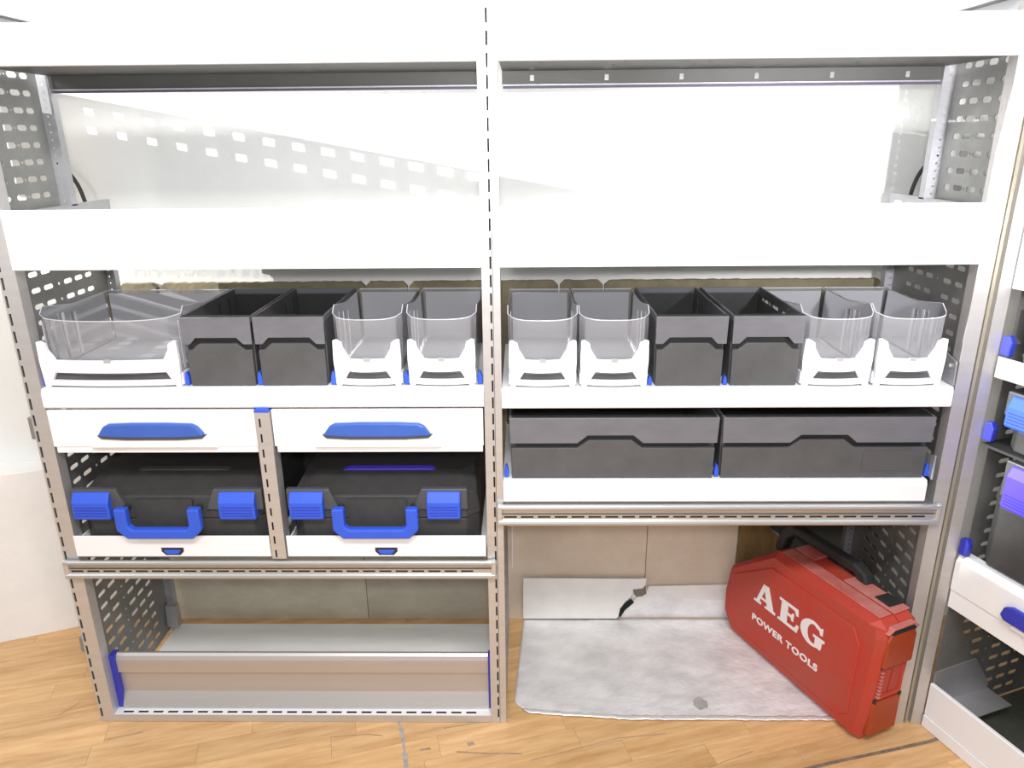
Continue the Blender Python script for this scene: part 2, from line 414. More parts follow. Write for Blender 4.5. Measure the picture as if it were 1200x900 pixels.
# sloping side flange above shelf 1
def flange(parent, x, s):
    m = MB(); m.box(min(x, x+s*.002), max(x, x+s*.002), .03, .25, 1.60, 1.66); m.build('side_flange', WHITE, parent)
    m = MB(); m.box(min(x-s*.016, x+s*.0025), max(x-s*.016, x+s*.0025), .03, .252, 1.66, 1.6625); m.build('side_flange', GALV, parent)
flange(LR, -.998, -1)
low_tray(LR, -.988, -.0195, Z3B, Z3T, .36)
# drawers
def drawer(parent, x0, x1):
    cx = (x0+x1)/2
    d = MB().box(x0, x1, -.004, .006, .770, .8575).box(x0+.004, x1-.002, -.0015, .006, .7545, .7705).box(x0+.02, x1-.02, .007, .34, .757, .84).build('drawer', WHITE, parent, bevel=.0015)
    w_ = (x1-x0)
    MB().prism([(cx-.142, .7706), (cx+.142, .7706), (cx+.112, .803), (cx-.112, .803)], -.0125, -.004, 'y').build('grip_hood', WHITE, d, bevel=.002)
    hx = cx
    top = [(hx+.104*math.cos(t_)*(1 if abs(math.cos(t_)) < .99 else 1), .8) for t_ in ()]
    out = [(hx-.117, .7995), (hx-.116, .806), (hx-.104, .8225), (hx-.092, .8285), (hx-.04, .8305), (hx+.04, .8305), (hx+.092, .8285), (hx+.104, .8225), (hx+.116, .806), (hx+.117, .7995), (hx+.06, .7965), (hx-.06, .7965)]
    MB().prism(out, -.019, -.006, 'y').build('handle', HBLUE, d, bevel=.004)
    MB().prism([(hx-.121, .8015), (hx+.121, .8015), (hx+.112, .7935), (hx+.06, .7905), (hx-.06, .7905), (hx-.112, .7935)], -.0155, -.006, 'y').build('finger_recess', CASE2, d)
    return d
drawer(LR, -.9865, -.526); drawer(LR, -.4885, -.0225)
# divider post between the drawers
dp = perf([(.5+i*.0365, [(-.5155, -.5115, .02)]) for i in range(10)], -.524, -.4905, .487, .855, lambda u, v: (u, -.010, v), .1)
dp.box(-.524, -.5225, -.0098, .03, .487, .855); dp.box(-.492, -.4905, -.0098, .03, .487, .855)
dpo = dp.build('divider_post', ALU, LR); MB().box(-.522, -.4925, -.004, -.002, .489, .853).build('slot_backing', VOID, dpo)
MB().prism([(-.524, .853), (-.4905, .853), (-.4905, .859), (-.496, .863), (-.518, .863), (-.524, .859)], -.012, .01, 'y').build('post_cap', BLUE, dpo, bevel=.002)
# pull-out trays that carry the cases
def case_tray(parent, x0, x1):
    c = (x0+x1)/2
    t = MB().box(x0, x1, -.008, -.004, .4915, .5455).box(x0, x1, -.004, .35, .4925, .4955).box(x0, x0+.003, -.004, .30, .4955, .53).build('pull_out_tray', WHITE, parent, bevel=.001)
    MB().prism([(c-.026, .5155), (c+.026, .5155), (c+.026, .506), (c+.017, .4965), (c-.017, .4965), (c-.026, .506)], -.0095, -.008, 'y').build('latch', BLACK, t)
    MB().prism([(c-.020, .511), (c+.020, .511), (c+.017, .504), (c+.012, .5), (c-.012, .5), (c-.017, .504)], -.013, -.0085, 'y').build('latch', BLUE, t, bevel=.002)
case_tray(LR, -.987, -.527); case_tray(LR, -.487, -.0225)
MB().box(-.985, -.0225, .345, .35, .50, .86).build('rear_panel', BLACK, LR)
MB().box(-.985, -.0225, .0, .35, .485, .4905).build('deck', GALV, LR)
slotted_rail(LR, -1.018, -.003, .434, .4825)
# front sill and base rail
def sill(parent, x0, x1):
    y = .03
    prof = [(y, .176), (y+.006, .182), (y+.016, .182), (y+.016, .176), (y+.006, .17), (y+.004, .127), (y+.010, .122), (y+.010, .068), (y-.004, .050), (y-.006, .026), (y+.004, .024),
            (y+.004, .03), (y+.014, .066), (y+.016, .128), (y+.012, .14), (y+.012, .168)]
    prof = [(y, .166), (y+.004, .176), (y+.010, .182), (y+.018, .180), (y+.018, .020), (y-.008, .020), (y-.008, .030), (y+.008, .064), (y+.008, .125), (y, .128)]
    o = MB().prism(prof, x0+.014, x1-.006, 'x').build('front_sill', SILL, parent, bevel=.001)
    MB().prism([(y-.004, .022), (y+.022, .022), (y+.022, .182), (y-.004, .182)], x0, x0+.0145, 'x').build('end_cap', BLUED, o, bevel=.001)
    MB().prism([(y-.004, .022), (y+.022, .022), (y+.022, .182), (y-.004, .182)], x1-.0065, x1, 'x').build('end_cap', BLUED, o, bevel=.001)
sill(LR, -.989, -.0195)
def base_rail(parent, x0, x1):
    n = int((x1-x0-.03)/.0385)
    p = perf([(.0105, [(x0+.02+i*.0385, x0+.02+i*.0385+.026, .006) for i in range(n)])], x0, x1, .0, .030, lambda u, v: (u, v, .022), .1)
    o = p.build('base_rail', BRIGHT, parent)
    MB().box(x0, x1, 0, .0015, .001, .0218).box(x0, x1, .028, .03, .001, .0218).build('base_rail', ALU, parent)
    MB().box(x0+.002, x1-.002, .002, .027, .012, .013).build('slot_backing', VOID, o)
base_rail(LR, -.989, -.0195)
MB().box(-1.0385, -1.0265, .004, .02, .785, .838).build('side_bracket', GALV, LR, bevel=.002)
MB().box(-1.0385, -1.0265, .004, .02, .212, .254).build('side_bracket', GALV, LR, bevel=.002)
MB().prism([(.345, .03), (.37, .03), (.37, .1), (.35, .1)], -1.008, -.975, 'x').build('corner_bracket', GALVL, LR)

# ---- right rack
RR = thing('shelving_rack', 'right rack with two long grey trays and an open foot where the red case stands', 'rack', (0, 0, 0))
post(RR, .0042, .0192, None)
po = MB()   # right upright: face, groove, face
post(RR, .9935, 1.0245, None); 
MB().box(1.0245, 1.043, .012, .03, 0, 1.95).box(1.0305, 1.0365, .004, .012, 0, 1.95).build('joint_profile', mat('tan_profile', (.42, .39, .31), .5, .5), RR)
side_panel(RR, 1.0105, .372, .012, 1.272, -1)
back_post(RR, .990, 1.018, .370, .0, 1.272)
side_panel(RR, 1.0105, .236, 1.276, 1.658, -1, COLU)
back_post(RR, .985, 1.017, .238, 1.276, 1.656)
side_panel(RR, .0175, .372, .012, .55, -1)
top_shelves(RR, .0197, .993, .02, .98, True)
MB().box(.985, .987, .0, .40, Z2B+.006, 1.277).box(.985, .9985, .04, .402, 1.2772, 1.2796).build('end_wall', GALVL, RR)
flange(RR, .998, 1); blocker_shelf(RR, .0197, .993)
low_tray(RR, .0197, .989, Z3B-.004, Z3T-.004, .36)
et = MB().prism([(-.002, .906), (.12, .906), (.12, .985), (.0, .958)], .9865, .989, 'x').build('end_tab', GALVL, RR); MB().cyl((.982, .02, .945), .004, .0045, 'x').build('screw', ALU, et)
low_tray(RR, .0197, .97, .631, .684, .36)
MB().prism([(-.002, .684), (.09, .684), (.06, .725), (.0, .742)], .979, .982, 'x').build('end_tab', GALVL, RR)
MB().box(.022, .99, .345, .35, .62, .86).build('rear_panel', BLACK, RR)
MB().box(.022, .99, .0, .35, .618, .628).build('deck', GALV, RR)
slotted_rail(RR, .009, 1.004, .575, .6275)
MB().box(.03, .0325, .40, .425, .20, .40).build('pale_strip', WHITE_P, RR)

# ---- angled rack
AR = thing('shelving_rack', 'third rack turned towards the camera at the right edge of the photo', 'rack', (1.072, .0, 0), math.radians(-69.6))
AX0, AX1 = .003, .95
post(AR, AX1, AX1+.036, (AX1+.004, AX1+.009))
side_panel(AR, .001, .372, .012, 1.95)
side_panel(AR, AX1+.02, .372, .012, 1.95, -1)
back_post(AR, .003, .025, .37, 0, 1.95)
post(RR, 1.0435, 1.0695, None, name='post')
t_ = lip_shelf(AR, AX0, AX1, Z2B-.05, Z2T, .3); MB().box(AX0, AX1, .0125, .36, Z2B-.048, Z2B-.046).build('tray_floor', WHITE, t_)
t_ = lip_shelf(AR, AX0, AX1, Z1B-.05, Z1T, .3); MB().box(AX0, AX1, .0125, .25, Z1B-.048, Z1B-.046).build('tray_floor', WHITE, t_)
t_ = thing_part('shelf', AR); MB().box(AX0, AX1, -.006, -.003, .926, .973).build('front_lip', GALV, t_, bevel=.001); MB().box(AX0, AX1, -.003, .36, .9265, .929).build('deck', GALVL, t_)
box('deck', BLACK, AR, AX0, AX1, .0, .36, .768, .774)
d_ = MB().box(AX0, AX1, -.004, .004, .402, .478).prism([(-.004, .478), (.004, .478), (.03, .494), (.006, .4945)], AX0, AX1, 'x').box(AX0, AX1, -.001, .004, .354, .402).box(AX0+.02, AX1-.02, .005, .34, .36, .47).build('drawer', WHITE, AR, bevel=.001)
MB().prism([(.155, .402), (.62, .402), (.58, .44), (.175, .43)], -.012, -.004, 'y').build('grip_hood', WHITE, d_, bevel=.002)
MB().prism([(.135, .425), (.14, .445), (.155, .453), (.58, .453), (.60, .44), (.60, .415), (.145, .415)], -.019, -.006, 'y').build('handle', BLUED, d_, bevel=.003)
fs = MB().box(AX0, AX1, -.002, .002, .036, .126).prism([(-.002, .126), (.002, .126), (.006, .129), (.0, .129)], AX0, AX1, 'x').build('front_sill', WHITE, AR)
box('front_sill', WHITE, AR, AX0, AX1, -.005, .004, .001, .034, .001)
box('deck', RUBBER, AR, AX0+.002, AX1, .006, .36, .004, .010)
box('rear_panel', BLACK, AR, AX0+.02, AX1, .365, .37, .01, 1.1)
# solid gusset and folded bracket on the inside of its end panel
MB().prism([(.002, .40), (.012, .37), (.125, .168), (.14, .165), (.14, .05), (.002, .05)], .0028, .0045, 'x').build('gusset_plate', GALV, AR)
MB().prism([(.004, .06), (.004, .163), (.135, .168), (.2, .075), (.2, .06)], .005, .0075, 'x').box(.0075, .075, .006, .2, .058, .0605).build('corner_bracket', GALVL, AR)
def clip(parent, x, y, z, h=.03, w_=.011, m=BLUE):
    MB().prism([(x-w_*.5, z), (x+w_*.5, z), (x+w_*.5, z+h*.55), (x+w_*.1, z+h), (x-w_*.2, z+h), (x-w_*.5, z+h*.55)], y, y+.014, 'y').build('divider_clip', m, parent, bevel=.0015)
for z in (.975, .783, .497):
    MB().prism([(.002, z), (.024, z), (.026, z+.03), (.018, z+.045), (.002, z+.04)], -.004, .012, 'y').build('corner_clip', BLUED, AR, bevel=.003)

# clips on the decks
clip(LR, -.6702, .013, .909, .03, .0085)
for x in (-.510, -.3485, -.1885, -.028): clip(LR, x, .013, .909)
clip(LR, -.986, .013, .909, .028, .005)
for x in (.3415, .504): clip(RR, x, .013, .905, .02, .009)
for x in (.0275, .5025, .9745): clip(RR, x, .013, .685, .03, .010, BLUE)

# ---------------------------------------------------------------- open bins
BD = .318
def dark_bin(name, label, w_, h, loc, lipz, group, step, depth=BD):
    h -= .003
    """tapered open box with a deep front lip that steps up in the middle"""
    root = thing(name, label, 'bin', loc, 0, group)
    tp = .0045; t = .0025; m = MB()
    def ring(z, ins, y0, y1): return [(ins, y0, z), (w_-ins, y0, z), (w_-ins, y1, z), (ins, y1, z)]
    O = [ring(0, tp, .021, depth-.004), ring(h-.001, .0015, .019, depth)]
    I = [ring(.003, tp+t, .021+t, depth-.004-t), ring(h-.001, .0015+t, .019+t, depth-t)]
    n = len(m.v); m.v += O[0]+O[1]+I[0]+I[1]
    for i in range(4):
        j = (i+1) % 4
        m.f.append([n+i, n+j, n+4+j, n+4+i]); m.f.append([n+8+j, n+8+i, n+12+i, n+12+j]); m.f.append([n+4+i, n+4+j, n+12+j, n+12+i])
    m.f.append([n+3, n+2, n+1, n]); m.f.append([n+8, n+9, n+10, n+11])
    body = m.build('body', DARK, root)
    # lip
    s0, s1, zc = step  # step start/end (fraction), raise
    P = [(0, h), (w_, h), (w_-.001, lipz), (w_*s1+ (w_*.09), lipz), (w_*s1, lipz+zc), (w_*s0, lipz+zc), (w_*s0-(w_*.09), lipz), (.001, lipz)]
    if w_ > .3: P = [(0, h), (w_, h), (w_-.002, lipz), (w_*s1+.022, lipz), (w_*s1, lipz+zc), (w_*s0, lipz+zc), (w_*s0-.022, lipz), (.002, lipz)]
    MB().prism(P, .0, .0055, 'y').build('front_lip', LIP, root, bevel=.0012)
    MB().prism([(p*.97+w_*.015, q+.001) for p, q in P], .0056, .0188, 'y').build('lip_shade_block', BLACK, root)  # black block deepens the shade under the lip
    gp = .014
    Q = [(tp+.001, .0005), (w_-tp-.001, .0005), (w_-.0045, P[2][1]-gp), (P[3][0], P[3][1]-gp), (P[4][0]-gp*.2, P[4][1]-gp), (P[5][0]+gp*.2, P[5][1]-gp), (P[6][0], P[6][1]-gp), (.0045, P[7][1]-gp)]
    MB().prism(Q, .006, .0188, 'y').build('front_panel', DARK, root, bevel=.001)
    MB().prism([(p*.97+w_*.015, q) for p, q in Q[:2]]+[(w_*.97, P[2][1]+.01), (w_*.03, P[2][1]+.01)], .0189, .0208, 'y').build('groove_shade', BLACK, root)  # black sheet paints the shade in the groove below the lip
    r = MB()
    r.box(0, .004, .0056, depth, h-.012, h).box(w_-.004, w_, .0056, depth, h-.012, h).box(.004, w_-.004, depth-.004, depth, h-.012, h)
    r.box(.004, w_-.004, .0056, .0095, h-.006, h)
    r.build('rim', LIP, root)
    li = MB().box(tp+t+.0004, w_-tp-t-.0004, .025, depth-.012, .0032, .005).box(.006, w_-.006, depth-.0085, depth-.0065, .005, h-.014)  # black floor and rear lining paint the bin's inner shade, ribs included
    for yy in (.03, .06, .20, .26):
        li.box(.0045, .0075, yy, yy+.004, .01, h-.014); li.box(w_-.0075, w_-.0045, yy, yy+.004, .01, h-.014)
    li.build('shade_liner_rib', BLACK, root)
    return root
gd = 'dark grey open bins on the bin shelves'
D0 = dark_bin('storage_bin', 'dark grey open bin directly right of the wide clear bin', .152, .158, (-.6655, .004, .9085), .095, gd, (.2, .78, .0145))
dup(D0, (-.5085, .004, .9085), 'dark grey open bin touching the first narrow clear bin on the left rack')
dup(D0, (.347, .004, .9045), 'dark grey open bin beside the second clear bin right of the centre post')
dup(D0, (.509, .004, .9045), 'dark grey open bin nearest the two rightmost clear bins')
gt = 'long grey trays on the right rack'
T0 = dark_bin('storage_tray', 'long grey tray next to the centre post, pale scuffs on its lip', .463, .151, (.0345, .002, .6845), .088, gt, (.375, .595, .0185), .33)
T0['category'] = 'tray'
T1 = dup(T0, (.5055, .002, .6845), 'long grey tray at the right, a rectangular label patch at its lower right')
MB().box(.318, .43, .0048, .007, .018, .066).build('label_patch', mat('label_patch_plastic', (.088, .088, .092), .35), T1)

# ---------------------------------------------------------------- clear bins
def clear_bin(label, w_, loc, group=None, armw=.038):
    root = thing('clear_bin', label, 'bin', loc, 0, group)
    h = .153; dep = .315; bow = .010 if w_ < .2 else .016; rc = .018
    N_ = 14
    def outline(k):   # k<0 inner
        pts = []
        for i in range(N_+1):
            u = i/N_; x = u*w_; e = abs(2*u-1)
            y = bow*(e**2)-bow*.2
            edge = min(x, w_-x)
            if edge < rc: y += rc-math.sqrt(max(0, rc*rc-(rc-edge)**2))
            pts.append((x, y+.006))
        return pts
    fr = outline(0)
    side_r = [(w_, .05), (w_, .09), (w_, .16), (w_, dep)]; side_l = [(0, dep), (0, .16), (0, .09), (0, .05)]
    path = fr+side_r+side_l
    def top(i):
        if i <= N_:
            e = abs(2*i/N_-1); return h-.006+.009*e**4
        x, y = path[i]
        return {.05: h+.017, .09: h+.010, .16: h, dep: h}[y]
    def ins(p, z):  # slight taper towards the foot
        x, y = p; k = (1-z/h)*.03; return (x+(w_/2-x)*k, y+(dep/2-y)*k*.2)
    m = MB(); n = len(path)
    for z in (0, .5, 1):
        for i, p in enumerate(path):
            T = top(i); zz = .028+(T-.028)*z; q = ins(p, zz); m.v.append((q[0], q[1], zz))
    for lv in range(2):
        for i in range(n):
            j = (i+1) % n; m.f.append([lv*n+i, lv*n+j, (lv+1)*n+j, (lv+1)*n+i])
    m.f.append([i for i in range(n)][::-1])
    m.build('body', CLEAR, root)
    # rim bead along the top edge
    rim = [(*ins(path[i], top(i)), top(i)) for i in range(n)]; rim = rim+[rim[0]]
    MB().tube(rim,   .0011, 6).build('rim', RIB, root)
    # moulded ribs on the side walls
    for k, y in enumerate((.03, .065, .105, .15)):
        for x0, x1 in ((.0045, .0055), (w_-.0055, w_-.0045)):
            box('rib', RIB, root, x0, x1, y, y+.008, .036, h-.010-.008*(k % 2))
    MB().box(.006, w_-.006, dep-.012, dep-.009, .03, h-.006).build('divider', DIVIDE, root)
    MB().box(.008, w_-.008, .014, dep-.01, .0285, .0305).build('bin_floor', mat('clear_bin_floor', (.4, .4, .42), .5) if 'clear_bin_floor' not in bpy.data.materials else bpy.data.materials['clear_bin_floor'], root)
    # white label holder: two arms, cross bar, foot strip
    lf = MB(); y0, y1 = -.004, .006
    aw = armw
    for s in (1, -1):
        X = lambda v: v if s > 0 else w_-v
        lf.prism([(X(.003), .103), (X(.010), .1045), (X(aw*.55), .098), (X(aw*.62), .085), (X(aw*.95), .0645), (X(aw*1.05), .040), (X(aw*.9), .034), (X(aw*.38), .0), (X(.005), .0), (X(.0015), .06)], y0+.004, y1+.003, 'y')
        lf.box(min(X(.0015), X(.006)), max(X(.0015), X(.006)), y1+.0031, .10, .004, .03)
    # bowed bars
    def bar(za, zb, xa, xb, off):
        K = 10; pv = []
        for i in range(K+1):
            x = xa+(xb-xa)*i/K; e = abs(2*i/K-1); yy = -.008+.008*e**2+off
            pv.append((x, yy))
        for i in range(K):
            (x, y), (x2, y2) = pv[i], pv[i+1]
            k = len(lf.v)
            lf.v += [(x, y, za), (x2, y2, za), (x2, y2, zb), (x, y, zb), (x, y+.006, za), (x2, y2+.006, za), (x2, y2+.006, zb), (x, y+.006, zb)]
            lf.f += [[k, k+1, k+2, k+3], [k+5, k+4, k+7, k+6], [k+3, k+2, k+6, k+7], [k+1, k, k+4, k+5]]
    bar(.034, .062, aw*.9, w_-aw*.9, .002)
    bar(.004, .0165, aw*.45, w_-aw*.45, .004)
    lf.build('label_holder', WHITE_P, root)
    c = w_/2
    MB().box(c-.007, c+.007, -.0085, -.004, .0585, .0655).build('catch', mat('grey_catch', (.4, .4, .4), .5) if 'grey_catch' not in bpy.data.materials else bpy.data.materials['grey_catch'], root)
    MB().box(aw*.6, w_-aw*.6, .0085, .012, .001, .0335).build('base', DARK, root)
    return root
gc = 'narrow clear bins on the bin shelves'
clear_bin('wide clear bin at the far left of the bin shelf', .308, (-.983, .002, .9085), None, .036)
C0 = clear_bin('narrow clear bin beside the dark bins on the left rack', .149, (-.3435, .002, .9085), gc)
dup(C0, (-.1835, .002, .9085), 'narrow clear bin against the left side of the centre post')
dup(C0, (.0335, .002, .9045), 'narrow clear bin against the right side of the centre post')
dup(C0, (.187, .002, .9045), 'narrow clear bin left of the dark bins on the right rack')
dup(C0, (.6625, .002, .9045), 'narrow clear bin just right of the dark bins on the right rack')
dup(C0, (.816, .002, .9045), 'narrow clear bin at the right end, next to the perforated side panel')

# ---------------------------------------------------------------- tool cases
def tool_case(label, w_, h, dep, loc, hoff, latches, rz=0, strip=False, handle=True, group=None, seam=.087, zt=.140, lz=(.090, .157), lm=None, hz_=(.053, .129)):
    root = thing('tool_case', label, 'tool case', loc, rz, group)
    prof = lambda e: [(0+e, 0), (dep, 0), (dep, seam), (0, seam)]
    ch = .03
    def outl(e, y0): return [(e+ch, y0), (w_-e-ch, y0), (w_-e, y0+ch), (w_-e, dep), (e, dep), (e, y0+ch)]
    MB().prism(outl(.006, .006), 0, seam-.0015, 'z').build('base_shell', CASE, root, bevel=.004)
    # lid with a front that rakes back
    lid = MB(); lo = outl(.004, .003); hi = outl(.012, .012); tp_ = outl(.022, .10)
    k = 6; 
    for ring, z in ((lo, seam), (hi, zt), (tp_, h)):
        lid.v += [(p[0], p[1], z) for p in ring]
    for lv in range(2):
        for i in range(k):
            j = (i+1) % k; lid.f.append([lv*k+i, lv*k+j, (lv+1)*k+j, (lv+1)*k+i])
    lid.f.append(list(range(k))[::-1]); lid.f.append([2*k+i for i in range(k)])
    lid.build('lid', CASE, root, bevel=.003)
    for (l0, l1) in latches:
        c = (l0+l1)/2; s = 1 if c < w_/2 else -1
        # smooth shroud round each latch
        xs = [l0-.016, l1+.035] if s > 0 else [l0-.035, l1+.016]
        xs = [max(.004, xs[0]), min(w_-.004, xs[1])]
        MB().prism([(xs[0], lz[0]+.02), (xs[1], lz[0]+.02), (xs[1]-(.022 if s > 0 else 0), lz[1]+.006), (xs[0]+(0 if s > 0 else .022), lz[1]+.006)], -.0008, .014, 'y').build('latch_shroud', CASE2, root, bevel=.003)
        lt = MB(); z0, z1 = lz
        inn = .008
        lt.v += []
        lt.prism([(-.012, z0), (-.016, z0+.006), (-.016, z1-.022), (-.004, z1), (.006, z1), (.006, z0)], l0, l1, 'x')
        lo_ = lt.build('latch', lm or BLUE, root, bevel=.003)
        g_ = MB()
        for q in range(4): g_.box(l0+.006, l1-.006, -.0172, -.0158, z0+.012+q*.007, z0+.0135+q*.007)
        g_.build('grip_line', BLUED, lo_)
    if handle:
        c = w_/2+hoff; zb = hz_[0]; a_ = .098; th = .024; ht = hz_[1]
        MB().prism([(c-a_, ht), (c-a_+th+.004, ht), (c-a_+th+.004, zb+th+.008), (c-a_+th+.012, zb+th), (c+a_-th-.012, zb+th), (c+a_-th-.004, zb+th+.008), (c+a_-th-.004, ht), (c+a_, ht), (c+a_, zb+.022), (c+a_-.022, zb), (c-a_+.022, zb), (c-a_, zb+.022)], -.036, -.016, 'y').build('handle', BLUE, root, bevel=.004)
        MB().cyl((c-a_+.014, -.016, ht-.012), .008, .02, 'y').build('handle_pivot', BLACK, root); MB().cyl((c+a_-.014, -.016, ht-.012), .008, .02, 'y').build('handle_pivot', BLACK, root)
        MB().box(c-a_+.03, c+a_-.03, .0025, .006, .05, zt-.004).build('label_panel', CASE, root)
    MB().prism([(c_, z_) for c_, z_ in ((w_*.25, h-.001), (w_*.75, h-.001), (w_*.72, h+.004), (w_*.28, h+.004))], .098, .115, 'y').build('lid_ridge', VIOLET if strip else CASE2, root)
    return root
tool_case('charcoal case with blue latches below the left drawer', .452, .165, .33, (-.984, .006, .4960+.0005), -.012, [(.010, .096), (.349, .433)])
tool_case('charcoal case with blue latches and a violet lid strip, below the right drawer', .452, .165, .33, (-.484, .006, .4960+.0005), -.014, [(.012, .090), (.328, .405)], strip=True)
u_ = Vector((math.cos(math.radians(-69.6)), math.sin(math.radians(-69.6)), 0)); v_ = Vector((-u_.y, u_.x, 0))
def at(s, d, z): q = Vector((1.072, 0, 0))+u_*s+v_*d; return (q.x, q.y, z)
tool_case('charcoal case with a bright blue latch in the angled rack, upper one', .44, .145, .33, at(.028, .008, .775), 0, [(.018, .10), (.34, .42)], math.radians(-69.6), handle=False, seam=.05, zt=.115, lz=(.054, .122))
tool_case('tall charcoal case with a violet-blue latch in the angled rack, lower one', .44, .262, .33, at(.026, .008, .498), 0, [(.05, .13), (.32, .40)], math.radians(-69.6), handle=False, seam=.15, zt=.235, lz=(.155, .252), lm=VIOLET)
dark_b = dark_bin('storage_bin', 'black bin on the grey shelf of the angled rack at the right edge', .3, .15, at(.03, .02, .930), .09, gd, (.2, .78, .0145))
dark_b.rotation_euler = (0, 0, math.radians(-69.6))

# ---------------------------------------------------------------- red case
RA = math.radians(-65.93)
RC = thing('power_tool_case', 'worn red power tool case standing on edge on the silver sheet', 'tool case', (.687, .350, .0085), RA)
TH = .124
def outline(e=0, top=.345):
    return [(-.020+e, e), (.30, e), (.315, -.0+e), (.455-e, e), (.463-e, .05), (.470-e, .13), (.480-e, top-.04), (.476-e, top-.018), (.455-e, top-e), (.29, top-e), (.275, top-e), (.125+e*.4, top-e), (-.043+e, .205), (-.057+e, .125), (-.055+e, .06)]
def shell(name, t0, t1, top, m, b0, b1):
    mb = MB(); A = outline(b0, top); B = outline(0, top); D = outline(b1, top)
    n = len(A)
    rings = [(A, t0), (B, t0+.020 if b0 else t0), (B, t1-.014 if b1 else t1), (D, t1)]
    for R_, t in rings: mb.v += [(p[0]+(.045*max(0, t-.03)/.09*max(0, (.2-p[0])/.25)), t, p[1]) for p in R_]
    for lv in range(3):
        for i in range(n):
            j = (i+1) % n; mb.f.append([lv*n+i, lv*n+j, (lv+1)*n+j, (lv+1)*n+i])
    mb.f.append([i for i in range(n)]); mb.f.append([3*n+i for i in range(n)][::-1])
    mb.f = [f_[::-1] for f_ in mb.f]
    for f_ in range(len(mb.f)-2): pass
    o = mb.build(name, m, RC); return o
sh1 = shell('front_shell', 0, .062, .345, RED, .014, 0)
sh2 = shell('back_shell', .066, TH, .343, RED, 0, .012)
def fixn(o):
    import bmesh
    bm = bmesh.new(); bm.from_mesh(o.data); bmesh.ops.remove_doubles(bm, verts=bm.verts, dist=1e-5); bmesh.ops.recalc_face_normals(bm, faces=bm.faces); bm.to_mesh(o.data); bm.free()
for o in (sh1, sh2): fixn(o)
MB().prism([(p[0]+.018*max(0, (.2-p[0])/.25), p[1]) for p in outline(.006, .345)], .0605, .0675, 'y').build('seam_strip', REDD, RC)
# raised centre panel on the broad face
MB().prism([(-.02, .035), (.40, .035), (.425, .06), (.43, .26), (.405, .30), (.13, .30), (-.018, .195), (-.03, .12)], -.0035, .002, 'y').build('face_panel', RED, RC, bevel=.003)
# worn top skin
MB().box(.135, .45, .022, .060, .3445, .3475).build('top_skin', REDW, RC, bevel=.0015)
MB().box(.135, .20, .068, .118, .3425, .3475).box(.30, .45, .068, .120, .3425, .3465).build('top_skin', REDW, RC, bevel=.0015)
MB().prism([(.385, .078), (.43, .076), (.432, .118), (.388, .12)], .3468, .3482, 'z').build('label', BLACK, RC)
# end face: catches and recess
MB().prism([(.02, .225), (.112, .225), (.112, .30), (.104, .318), (.03, .318), (.02, .30)], .474, .485, 'x').build('catch', REDD, RC, bevel=.004)
MB().prism([(.02, .02), (.112, .02), (.112, .118), (.02, .118)], .460, .4745, 'x').build('catch', REDD, RC, bevel=.004)
MB().box(.466, .4755, .035, .10, .128, .135).box(.466, .478, .036, .100, .212, .219).box(.466, .476, .098, .106, .13, .22).build('catch_frame', RED, RC, bevel=.002)
gr = MB()
for i in range(8): gr.box(.468, .4785, .026, .034, .135+i*.010, .139+i*.010)
gr.build('ridge', REDW, RC)
MB().prism([(.015, .322), (.035, .334), (.10, .335), (.118, .322), (.112, .319), (.098, .329), (.037, .328), (.022, .319)], .470, .484, 'x').build('catch_rim', REDW, RC, bevel=.001)
MB().box(.4755, .4862, .03, .105, .3185, .3225).build('dark_gap', BLACK, RC)
for q in ((.474, .4765, .022, .028, .218, .228), (.474, .4765, .104, .11, .218, .228), (.463, .4755, .022, .028, .118, .128), (.463, .4755, .104, .11, .118, .128)): box('dark_gap', BLACK, RC, *q)
# carrying handle along the top
MB().prism([(.03, .285), (.05, .355), (.075, .385), (.30, .385), (.335, .372), (.345, .346), (.32, .346), (.30, .358), (.10, .358), (.075, .335), (.06, .285)], .095, .125, 'y').build('handle', BLACK, RC, bevel=.006)
# lettering: slab-serif AEG cut as solid letters, then POWER TOOLS
def letters(name, polys, m, parent, y0, y1):
    mb = MB()
    for p in polys: mb.prism(p, y0, y1, 'y')
    return mb.build(name, m, parent)
bx0, bz, H = .070, .168, .068
def T(x, z, ox): return (ox+x*.064, bz+z*H)
A1 = [(0, 0), (.36, 0), (.36, .1), (.27, .12), (.32, .27), (.62, .27), (.66, .12), (.56, .1), (.56, 0), (1.08, 0), (1.08, .1), (.98, .12), (.66, 1), (.40, 1), (.12, .12), (0, .1)]
def poly_obj(name, outer, hole, ox, y, kx=.064):
    cu = bpy.data.curves.new(name, 'CURVE'); cu.dimensions = '2D'; cu.fill_mode = 'BOTH'; cu.extrude = .0006
    for loop in [outer]+([hole] if hole else []):
        sp = cu.splines.new('POLY'); sp.points.add(len(loop)-1)
        for i, (x, z) in enumerate(loop): sp.points[i].co = (ox+x*kx, bz+z*H, 0, 1)
        sp.use_cyclic_u = True
    tmp = bpy.data.objects.new(name, cu); COL.objects.link(tmp)
    dg = bpy.context.evaluated_depsgraph_get(); me = bpy.data.meshes.new_from_object(tmp.evaluated_get(dg))
    bpy.data.objects.remove(tmp); me.materials.clear(); me.materials.append(PRINT)
    o = bpy.data.objects.new(name, me); COL.objects.link(o); o.parent = RC
    o.rotation_euler = (math.pi/2, 0, 0); o.location = (0, y, 0); return o
FY = -.0042
poly_obj('letter', A1, [(.355, .37), (.49, .74), (.585, .37)], .078, FY, .077)
